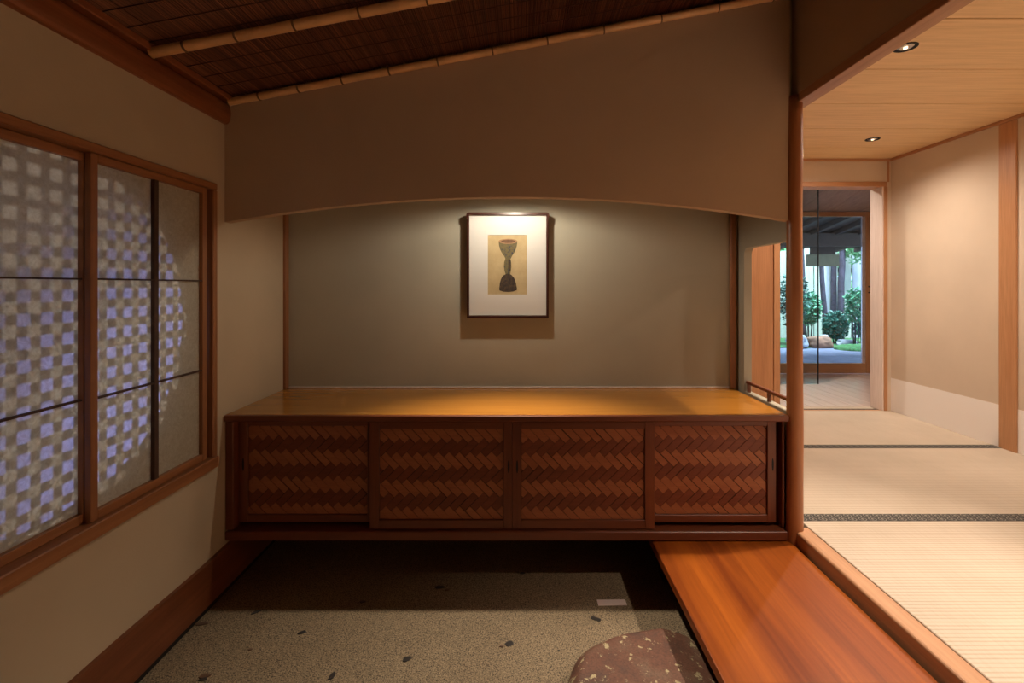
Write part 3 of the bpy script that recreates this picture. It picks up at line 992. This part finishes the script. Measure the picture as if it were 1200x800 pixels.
def door(px0, px1, sl, sr, y0, pt, pb, zt, zb, handle_px, seed, label):
    d = bpy.data.objects.new('door', None)
    d.parent = cab
    d.location = Vector(((cx(px0) + cx(px1)) / 2, y0, cz(zb) + H)) - cab.location
    d.empty_display_size = 0.05
    COL.objects.link(d)
    d['label'] = label
    y1 = y0 + 0.020
    bx('stile', M['cab_z'], d, cx(px0), cx(sl), y0, y1, cz(zb), cz(zt), 0.0015)
    bx('stile', M['cab_z'], d, cx(sr), cx(px1), y0, y1, cz(zb), cz(zt), 0.0015)
    bx('rail', M['cab_x'], d, cx(sl), cx(sr), y0, y1, cz(pt), cz(zt), 0.0015)
    bx('rail', M['cab_x'], d, cx(sl), cx(sr), y0, y1, cz(zb), cz(pb), 0.0015)
    bx('backing', M['dark_wood'], d, cx(sl), cx(sr), y0 + 0.014, y0 + 0.018, cz(pb), cz(pt))
    weave(d, cx(sl) + 0.0005, cx(sr) - 0.0005, cz(pb) + 0.0005, cz(pt) - 0.0005, y0 + 0.0095, random.Random(seed))
    if handle_px:
        bm = bm_new(); pts = []
        for k in range(16):
            a = 2 * math.pi * k / 16
            pts.append((cx(handle_px) + 0.0042 * math.cos(a), cz(548) + 0.027 * math.sin(a)))
        prism(bm, pts, 'y', y0 - 0.0006, y0 + 0.004)
        obj('finger_pull', bm, M['black'], d, label='slim dark oval finger pull')


BK = YF + 0.036; FR = YF + 0.012
door(273.5, 437, 284, 427, BK, 502, 608, 495.5, 617, 279, 11, 'leftmost sliding door, in deep shadow')
door(432, 600, 443, 590, FR, 503.5, 611, 493.6 + 1.5, 621.5, 596, 12, 'second sliding door from the left')
door(600.3, 768, 611, 757, FR, 503.5, 611, 495.1, 621.5, 606, 13, 'third sliding door from the left, with loosest weave')
door(763, 915, 768.5, 905, BK, 502, 608, 495.5, 617, 911, 14, 'rightmost sliding door, beside the log post')

# worktop
ct = bm_new()
box(ct, XL + 0.001, 1.096, D1 + 0.004, D2 - 0.0005, -0.556, -0.530, 0.0008)
wt = empty('worktop', (-0.06, 2.2, -0.556), label='glossy honey coloured wooden worktop under the framed picture', cat='worktop')
obj('top_board', ct, M['counter'], wt)
bx('front_nosing', M['cab_x'], wt, XL + 0.001, 1.096, D1 - 0.012, D1 + 0.0038, -0.556, -0.530, 0.004, label='darker reddish front edge')

# low rail in the side opening
rl = empty('low_rail', (1.14, 2.2, -0.53), label='low dark wooden rail across the side opening, right end of the worktop', cat='rail')
bx('handrail', M['cab_x'], rl, 1.128, 1.144, 2.003, 2.402, -0.490, -0.476, 0.002)
for yy in (2.385, 2.19, 2.02):
    bx('baluster', M['cab_z'], rl, 1.130, 1.142, yy - 0.008, yy + 0.008, -0.53, -0.490)

# ================================================================== PICTURE
pic = empty('framed_picture', (-0.04, 2.45, -0.169), label='dark framed print of a double-cupped vessel hanging in the alcove', cat='picture')
S = 560 / 2.423
def qx(px): return (px - 611) / S
def qz(py): return (335 - py) / S
PY = 2.423
fx0, fx1, fz0, fz1 = qx(547), qx(643), qz(373), qz(248.8)
t_ = 0.0125
fr_ = bm_new()
box(fr_, fx0, fx0 + t_, PY, PY + 0.032, fz0, fz1 - 0.006, 0.002)
box(fr_, fx1 - t_, fx1, PY, PY + 0.032, fz0, fz1 - 0.006, 0.002)
box(fr_, fx0 + t_, fx1 - t_, PY, PY + 0.032, fz0, fz0 + 0.013, 0.002)
obj('picture_frame', fr_, M['frame_dark'], pic)
# head rail overhanging the sides, with rounded ends
hp = []
for k in range(7):
    a = math.pi / 2 * k / 6
    hp.append((fx1 + 0.002 - 0.012 + 0.012 * math.cos(a), fz1 - 0.012 + 0.012 * math.sin(a)))
for k in range(7):
    a = math.pi / 2 + math.pi / 2 * k / 6
    hp.append((fx0 - 0.002 + 0.012 + 0.012 * math.cos(a), fz1 - 0.012 + 0.012 * math.sin(a)))
hp += [(fx0 - 0.002, fz1 - 0.030), (fx0 + 0.008, fz1 - 0.034), (fx0 + t_ - 0.001, fz1 - 0.013), (fx1 - t_ + 0.001, fz1 - 0.013), (fx1 - 0.008, fz1 - 0.034), (fx1 + 0.002, fz1 - 0.030)]
obj('head_rail', prism(bm_new(), hp, 'y', PY - 0.004, PY + 0.028), M['frame_dark'], pic)
mz0, mz1, mx0, mx1 = fz0 + 0.013, fz1 - 0.013, fx0 + t_, fx1 - t_
ax0, ax1, az0, az1 = qx(571.5), qx(617.5), qz(345), qz(275)
mb = bm_new(); my0, my1 = PY + 0.008, PY + 0.011
box(mb, mx0, ax0, my0, my1, mz0, mz1)
box(mb, ax1, mx1, my0, my1, mz0, mz1)
box(mb, ax0, ax1, my0, my1, mz0, az0)
box(mb, ax0, ax1, my0, my1, az1, mz1)
obj('mount_board', mb, M['mat_board'], pic)
bx('inner_slip', M['chrome'], pic, mx0, mx1, PY + 0.001, PY + 0.0075, mz0, mz0 + 0.003)
bx('hanger_block', M['frame_dark'], pic, -0.10, 0.02, PY + 0.0325, D2 - 0.0005, fz1 - 0.06, fz1 - 0.03)
pr = bm_new()
py_ = my0 + 0.0022
box(pr, ax0, ax1, py_, py_ + 0.0007, az0, az1, 0, 0)


def ipt(u, v):            # crop coordinates of the print (8x zoom, origin 560,260)
    return (qx(560 + u / 8), qz(260 + v / 8))


def flat(pts, dy, mi):
    prism(pr, [ipt(u, v) for u, v in pts], 'y', py_ - dy, py_ - dy + 0.0001, mi)


def ell(cu, cv, ru, rv, a0=0, a1=2 * math.pi, n=20):
    return [(cu + ru * math.cos(a0 + (a1 - a0) * k / n), cv + rv * math.sin(a0 + (a1 - a0) * k / n)) for k in range(n + (0 if abs(a1 - a0 - 2 * math.pi) < 1e-6 else 1))]


bowl = [(194, 180), (197, 215), (207, 255), (225, 290), (246, 318), (258, 345), (306, 345), (322, 315), (342, 285), (358, 250), (366, 215), (370, 180)]
flat(bowl, 0.0002, 1)
stem = [(258, 340), (246, 375), (243, 415), (248, 455), (260, 492), (303, 492), (310, 455), (314, 415), (312, 375), (304, 340)]
flat(stem, 0.0003, 1)
base = [(262, 488), (235, 502), (215, 535), (204, 580), (199, 630), (204, 643), (240, 654), (285, 657), (330, 652), (363, 640), (367, 628), (358, 575), (340, 525), (318, 498), (300, 488)]
flat(base, 0.0003, 2)
flat(ell(282, 180, 89, 24), 0.0004, 3)
flat(ell(283, 180, 66, 16), 0.0005, 4)
flat([(283, 350), (284, 420), (290, 470), (304, 462), (309, 415), (307, 360), (298, 345)], 0.0004, 2)
obj('print', pr, [M['print_paper'], M['ink_body'], M['ink_dark'], M['ink_rim'], M['ink_hollow']], pic)

# lamp hidden behind the arched wall, aimed into the alcove
al = empty('alcove_lamp', (-0.04, 2.10, 0.47), label='small lamp fixed out of sight behind the arched wall', cat='lamp')
lm = bm_new()
tube(lm, [(-0.04, 2.10, 0.999), (-0.04, 2.10, 0.55)], 0.006, 8)
tube(lm, [(-0.04, 2.10, 0.55), (-0.04, 2.10, 0.53), (-0.04, 2.10, 0.475)], [0.015, 0.03, 0.034], 14)
obj('lamp_holder', lm, M['black'], al)
lamp('SPOT', 'alcove_beam', (-0.04, 2.115, 0.455), 12, (1.0, 0.89, 0.72), 0.018, (-0.04, 2.12, -1), 172, 0.3)
lamp('SPOT', 'entry_beam', (-0.04, 2.112, 0.455), 80, (1.0, 0.84, 0.64), 0.018, (-0.04, 1.42, -1.25), 84, 1.0)

# ================================================================== STEP BENCH AND STONE
st = empty('step_board', (0.82, 0.9, ZF), label='broad red-brown wooden step board beside the raised mats', cat='step')
bm = bm_new()
box(bm, 0.537, 1.107, 0.25, 2.25, -1.083, -1.05, 0.004, 0, 2)
obj('tread', bm, M['step'], st)
for yy in (0.5, 2.05):
    bx('support', M['dark_wood'], st, 0.60, 1.06, yy - 0.03, yy + 0.03, ZF, -1.083)

sb = bm_new()
bmesh.ops.create_icosphere(sb, subdivisions=5, radius=1.0)
rs = random.Random(3)
from mathutils import noise as mn
for v in sb.verts:
    c = v.co.copy()
    q = 2.6
    n_ = (abs(c.x) ** q + abs(c.y) ** q) ** (1 / q)
    ln = math.hypot(c.x, c.y)
    if ln > 1e-6 and n_ > 1e-6:
        f = ln / n_
        c.x *= f ** 0.8; c.y *= f ** 0.8
    w = mn.noise(Vector((v.co.x * 1.3, v.co.y * 1.3, 4.0)))
    c.x *= 1 + 0.10 * w; c.y *= 1 + 0.10 * w
    z = max(-1, min(1, c.z * 2.1))
    x = 0.425 + 0.315 * c.x; y = 1.24 + 0.42 * c.y
    zz = -1.235 + 0.075 * z
    if z > 0:
        # a crease: the right part falls away
        d = (x - 0.475) + (y - 1.60) * 0.12
        if d > 0: zz -= min(0.045, d * 0.30)
        zz += 0.006 * mn.noise(Vector((x * 9, y * 9, 0)))
    v.co = Vector((x, y, max(zz, ZF - 0.01)))
for f in sb.faces: f.smooth = True
obj('stepping_stone', sb, M['boulder'], label='rust-brown stepping stone set in the floor beside the wooden step', cat='stone')

# ================================================================== GARDEN
ZG = -1.15
bx('ground', M['soil'], None, 3.0, 12.0, 8.3, 16.0, ZG - 0.1, ZG - 0.01, kind='structure')
bx('patio', M['patio'], None, 1.5, 10.0, 5.62, 8.85, ZG - 0.1, ZG, kind='structure', label='blue grey paving outside the glazed door')


def gx(px, Y): return (px - 611) / 560 * Y
def gz(py, Y): return (335 - py) / 560 * Y


# eave: boards, rafters, beam
ev = empty('eave', (4.5, 6.3, 0.7), kind='structure', label='deep timber eave outside the glazed door')
bm = bm_new()
prism(bm, [(5.57, 1.10), (8.3, 0.66), (8.3, 0.70), (5.57, 1.14)], 'x', 2.0, 7.0)
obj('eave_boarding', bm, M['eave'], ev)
x = 2.2
while x < 7.0:
    bm = bm_new()
    prism(bm, [(5.57, 1.03), (8.34, 0.59), (8.34, 0.66), (5.57, 1.10)], 'x', x, x + 0.07)
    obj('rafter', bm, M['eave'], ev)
    x += 0.36
bx('beam', M['eave'], ev, 2.0, 7.0, 7.2, 7.32, 0.60, 0.80, 0.004)
sbx = empty('hanging_screen', (4.6, 7.6, 0.3), label='khaki board screen hanging under the eave', cat='screen')
bx('screen_board', M['screen_board'], sbx, gx(946, 7.5), gx(983.5, 7.5), 7.5, 7.53, gz(312, 7.5), gz(298, 7.5))
bx('hanger', M['eave'], sbx, gx(950, 7.5), gx(979, 7.5), 7.5, 7.53, gz(298, 7.5), 0.79)

# fence of tall pale boards
YFN = 10.6
fn = empty('garden_fence', (7.0, YFN, ZG), label='tall fence of pale upright boards behind the shrubs', cat='fence')
rg = random.Random(21)
x = 4.2
i = 0
while x < 9.6:
    w = rg.choice((0.13, 0.17, 0.22, 0.26))
    yy = YFN + rg.uniform(-0.02, 0.03)
    bx('fence_board', M['fence_a'] if i % 3 else M['fence_b'], fn, x, x + w, yy, yy + 0.03, ZG - 0.05, rg.uniform(0.75, 0.95), 0.004)
    x += w + rg.choice((0.012, 0.02, 0.035))
    i += 1
bx('fence_rail', M['eave'], fn, 4.2, 9.6, YFN + 0.07, YFN + 0.12, 0.3, 0.4)


def leafcloud(bm, c, r, n, size, rnd, mi=0, shell=0.45):
    for _ in range(n):
        while True:
            d = Vector((rnd.uniform(-1, 1), rnd.uniform(-1, 1), rnd.uniform(-1, 1)))
            if 0.05 < d.length <= 1: break
        d = d.normalized() * (shell + (1 - shell) * rnd.random())
        p = Vector((c[0] + d.x * r[0], c[1] + d.y * r[1], c[2] + d.z * r[2]))
        a = Vector((rnd.uniform(-1, 1), rnd.uniform(-1, 1), rnd.uniform(-0.5, 0.7))).normalized()
        b = a.cross(Vector((rnd.uniform(-1, 1), rnd.uniform(-1, 1), rnd.uniform(-1, 1)))).normalized()
        s = size * rnd.uniform(0.6, 1.3)
        vs = [bm.verts.new(p - a * s), bm.verts.new(p + b * s * 0.42 - a * 0.1 * s), bm.verts.new(p + a * s), bm.verts.new(p - b * s * 0.42 - a * 0.1 * s)]
        bm.faces.new(vs).material_index = mi


def shrub(cx_, Y, cz_, r, n, size, mat, label, seed, name='shrub', cat='shrub'):
    t = empty(name, (cx_, Y, ZG), label=label, cat=cat)
    rn = random.Random(seed)
    bm = bm_new(); leafcloud(bm, (cx_, Y, cz_), r, n, size, rn)
    obj('foliage', bm, mat, t, kind='stuff', keep_normals=True)
    bm = bm_new()
    for k in range(5):
        a = k * 1.3
        tube(bm, [(cx_ + 0.03 * math.cos(a), Y + 0.03 * math.sin(a), ZG - 0.02), (cx_ + r[0] * 0.35 * math.cos(a), Y + r[1] * 0.35 * math.sin(a), cz_), (cx_ + r[0] * 0.6 * math.cos(a), Y + r[1] * 0.6 * math.sin(a), cz_ + r[2] * 0.6)], [0.014, 0.009, 0.004], 5)
    obj('stem', bm, M['bark'], t, kind='stuff')
    return t


shrub(gx(979.5, 9.5), 9.5, gz(381, 9.5), (0.25, 0.22, 0.30), 1700, 0.045, M['leaf_dark'], 'round dark green shrub in the middle of the garden view', 1)
shrub(gx(948, 9.75), 9.75, gz(362, 9.75), (0.25, 0.2, 0.36), 1700, 0.045, M['leaf_mid'], 'bright bushy shrub at the left of the garden view', 2)
shrub(gx(930, 9.3), 9.3, gz(350, 9.3), (0.3, 0.3, 0.6), 900, 0.05, M['leaf_dark'], 'tall shrub hidden behind the log post', 5)
shrub(gx(1003, 9.0), 9.0, gz(358, 9.0), (0.20, 0.20, 0.36), 900, 0.045, M['leaf_mid'], 'light leafy shrub at the right edge of the glazed door', 3)
shrub(gx(1012, 9.6), 9.6, gz(385, 9.6), (0.2, 0.2, 0.2), 300, 0.05, M['leaf_dark'], 'low dark shrub under the leafy one at the right', 9)


def tree(x0, x1, Y, r, label, seed, crown=None):
    t = empty('tree', (x1, Y, ZG), label=label, cat='tree')
    rn = random.Random(seed)
    n = 9
    pts = [(x1 + (x0 - x1) * k / n + rn.uniform(-0.012, 0.012), Y, ZG - 0.03 + (1.7 - ZG) * k / n) for k in range(n + 1)]
    obj('trunk', tube(bm_new(), pts, [r * (1.25 - 0.45 * k / n) for k in range(n + 1)], 9), M['bark'], t)
    if crown:
        bm = bm_new(); leafcloud(bm, (crown[0], Y, crown[1]), (crown[2], crown[2] * 0.8, crown[3]), crown[4], 0.06, rn, shell=0.1)
        obj('foliage', bm, M['leaf_light'], t, kind='stuff', keep_normals=True)


tree(gx(958, 10.1), gx(969, 10.1), 10.1, 0.045, 'slim leaning grey trunk left of the middle', 4)
tree(gx(976.5, 10.4), gx(976.5, 10.4), 10.4, 0.055, 'straight dark trunk above the round shrub', 5)
tree(gx(988.5, 10.2), gx(984.5, 10.2), 10.2, 0.06, 'thick dark trunk nearest the right shrub', 6, (gx(1003, 10.2), 0.9, 0.34, 0.45, 1100))
tree(gx(939, 10.2), gx(941, 10.2), 10.2, 0.055, 'dark trunk at the edge of the log post', 7)
bm = bm_new(); leafcloud(bm, (7.6, 12.2, 0.9), (3.6, 0.8, 2.05), 9000, 0.09, random.Random(33), shell=0.0)
obj('hedge', bm, M['leaf_light'], kind='stuff', label='pale foliage above the garden fence', cat='foliage', keep_normals=True)


def boulder(cx_, Y, cz_, r, mat, label, seed):
    bm = bm_new()
    bmesh.ops.create_icosphere(bm, subdivisions=4, radius=1.0)
    for v in bm.verts:
        w = mn.noise(v.co * 1.4 + Vector((seed * 3.1, 0, 0))) * 0.28 + mn.noise(v.co * 4 + Vector((seed, 5, 0))) * 0.07
        c = v.co * (1 + w)
        c.z = max(min(c.z, 0.75), -0.8)
        v.co = Vector((cx_ + c.x * r[0], Y + c.y * r[1], cz_ + c.z * r[2]))
    for f in bm.faces: f.smooth = True
    obj('boulder', bm, mat, label=label, cat='rock')


boulder(gx(962, 8.9), 8.95, ZG + 0.09, (0.24, 0.17, 0.15), M['rock_brown'], 'rounded brown boulder at the edge of the paving', 1)
boulder(gx(938, 8.8), 8.9, ZG + 0.12, (0.18, 0.17, 0.16), M['rock_grey'], 'pale grey boulder left of the brown one', 2)
boulder(gx(993, 9.2), 9.2, ZG + 0.05, (0.20, 0.14, 0.09), M['rock_grey'], 'flat grey rock between the shrubs and the moss', 3)
boulder(gx(963, 9.3), 9.22, ZG + 0.12, (0.10, 0.07, 0.12), M['rock_grey'], 'small upright stone behind the brown boulder', 4)
mo = bm_new()
bmesh.ops.create_icosphere(mo, subdivisions=4, radius=1.0)
for v in mo.verts:
    w = mn.noise(v.co * 2) * 0.2
    v.co = Vector((gx(1001, 8.6) + v.co.x * (0.30 + w * .2), 8.65 + v.co.y * 0.26, ZG + max(v.co.z, -0.2) * 0.10 * (1 + w)))
for f in mo.faces: f.smooth = True
obj('moss_mound', mo, M['moss'], kind='stuff', label='bright green moss mound beside the paving', cat='moss')
mg = bm_new()
box(mg, 4.0, 10.0, 8.87, 10.5, ZG - 0.02, ZG + 0.012)
obj('ground_moss', mg, M['moss'], kind='structure', label='moss carpet under the garden shrubs')
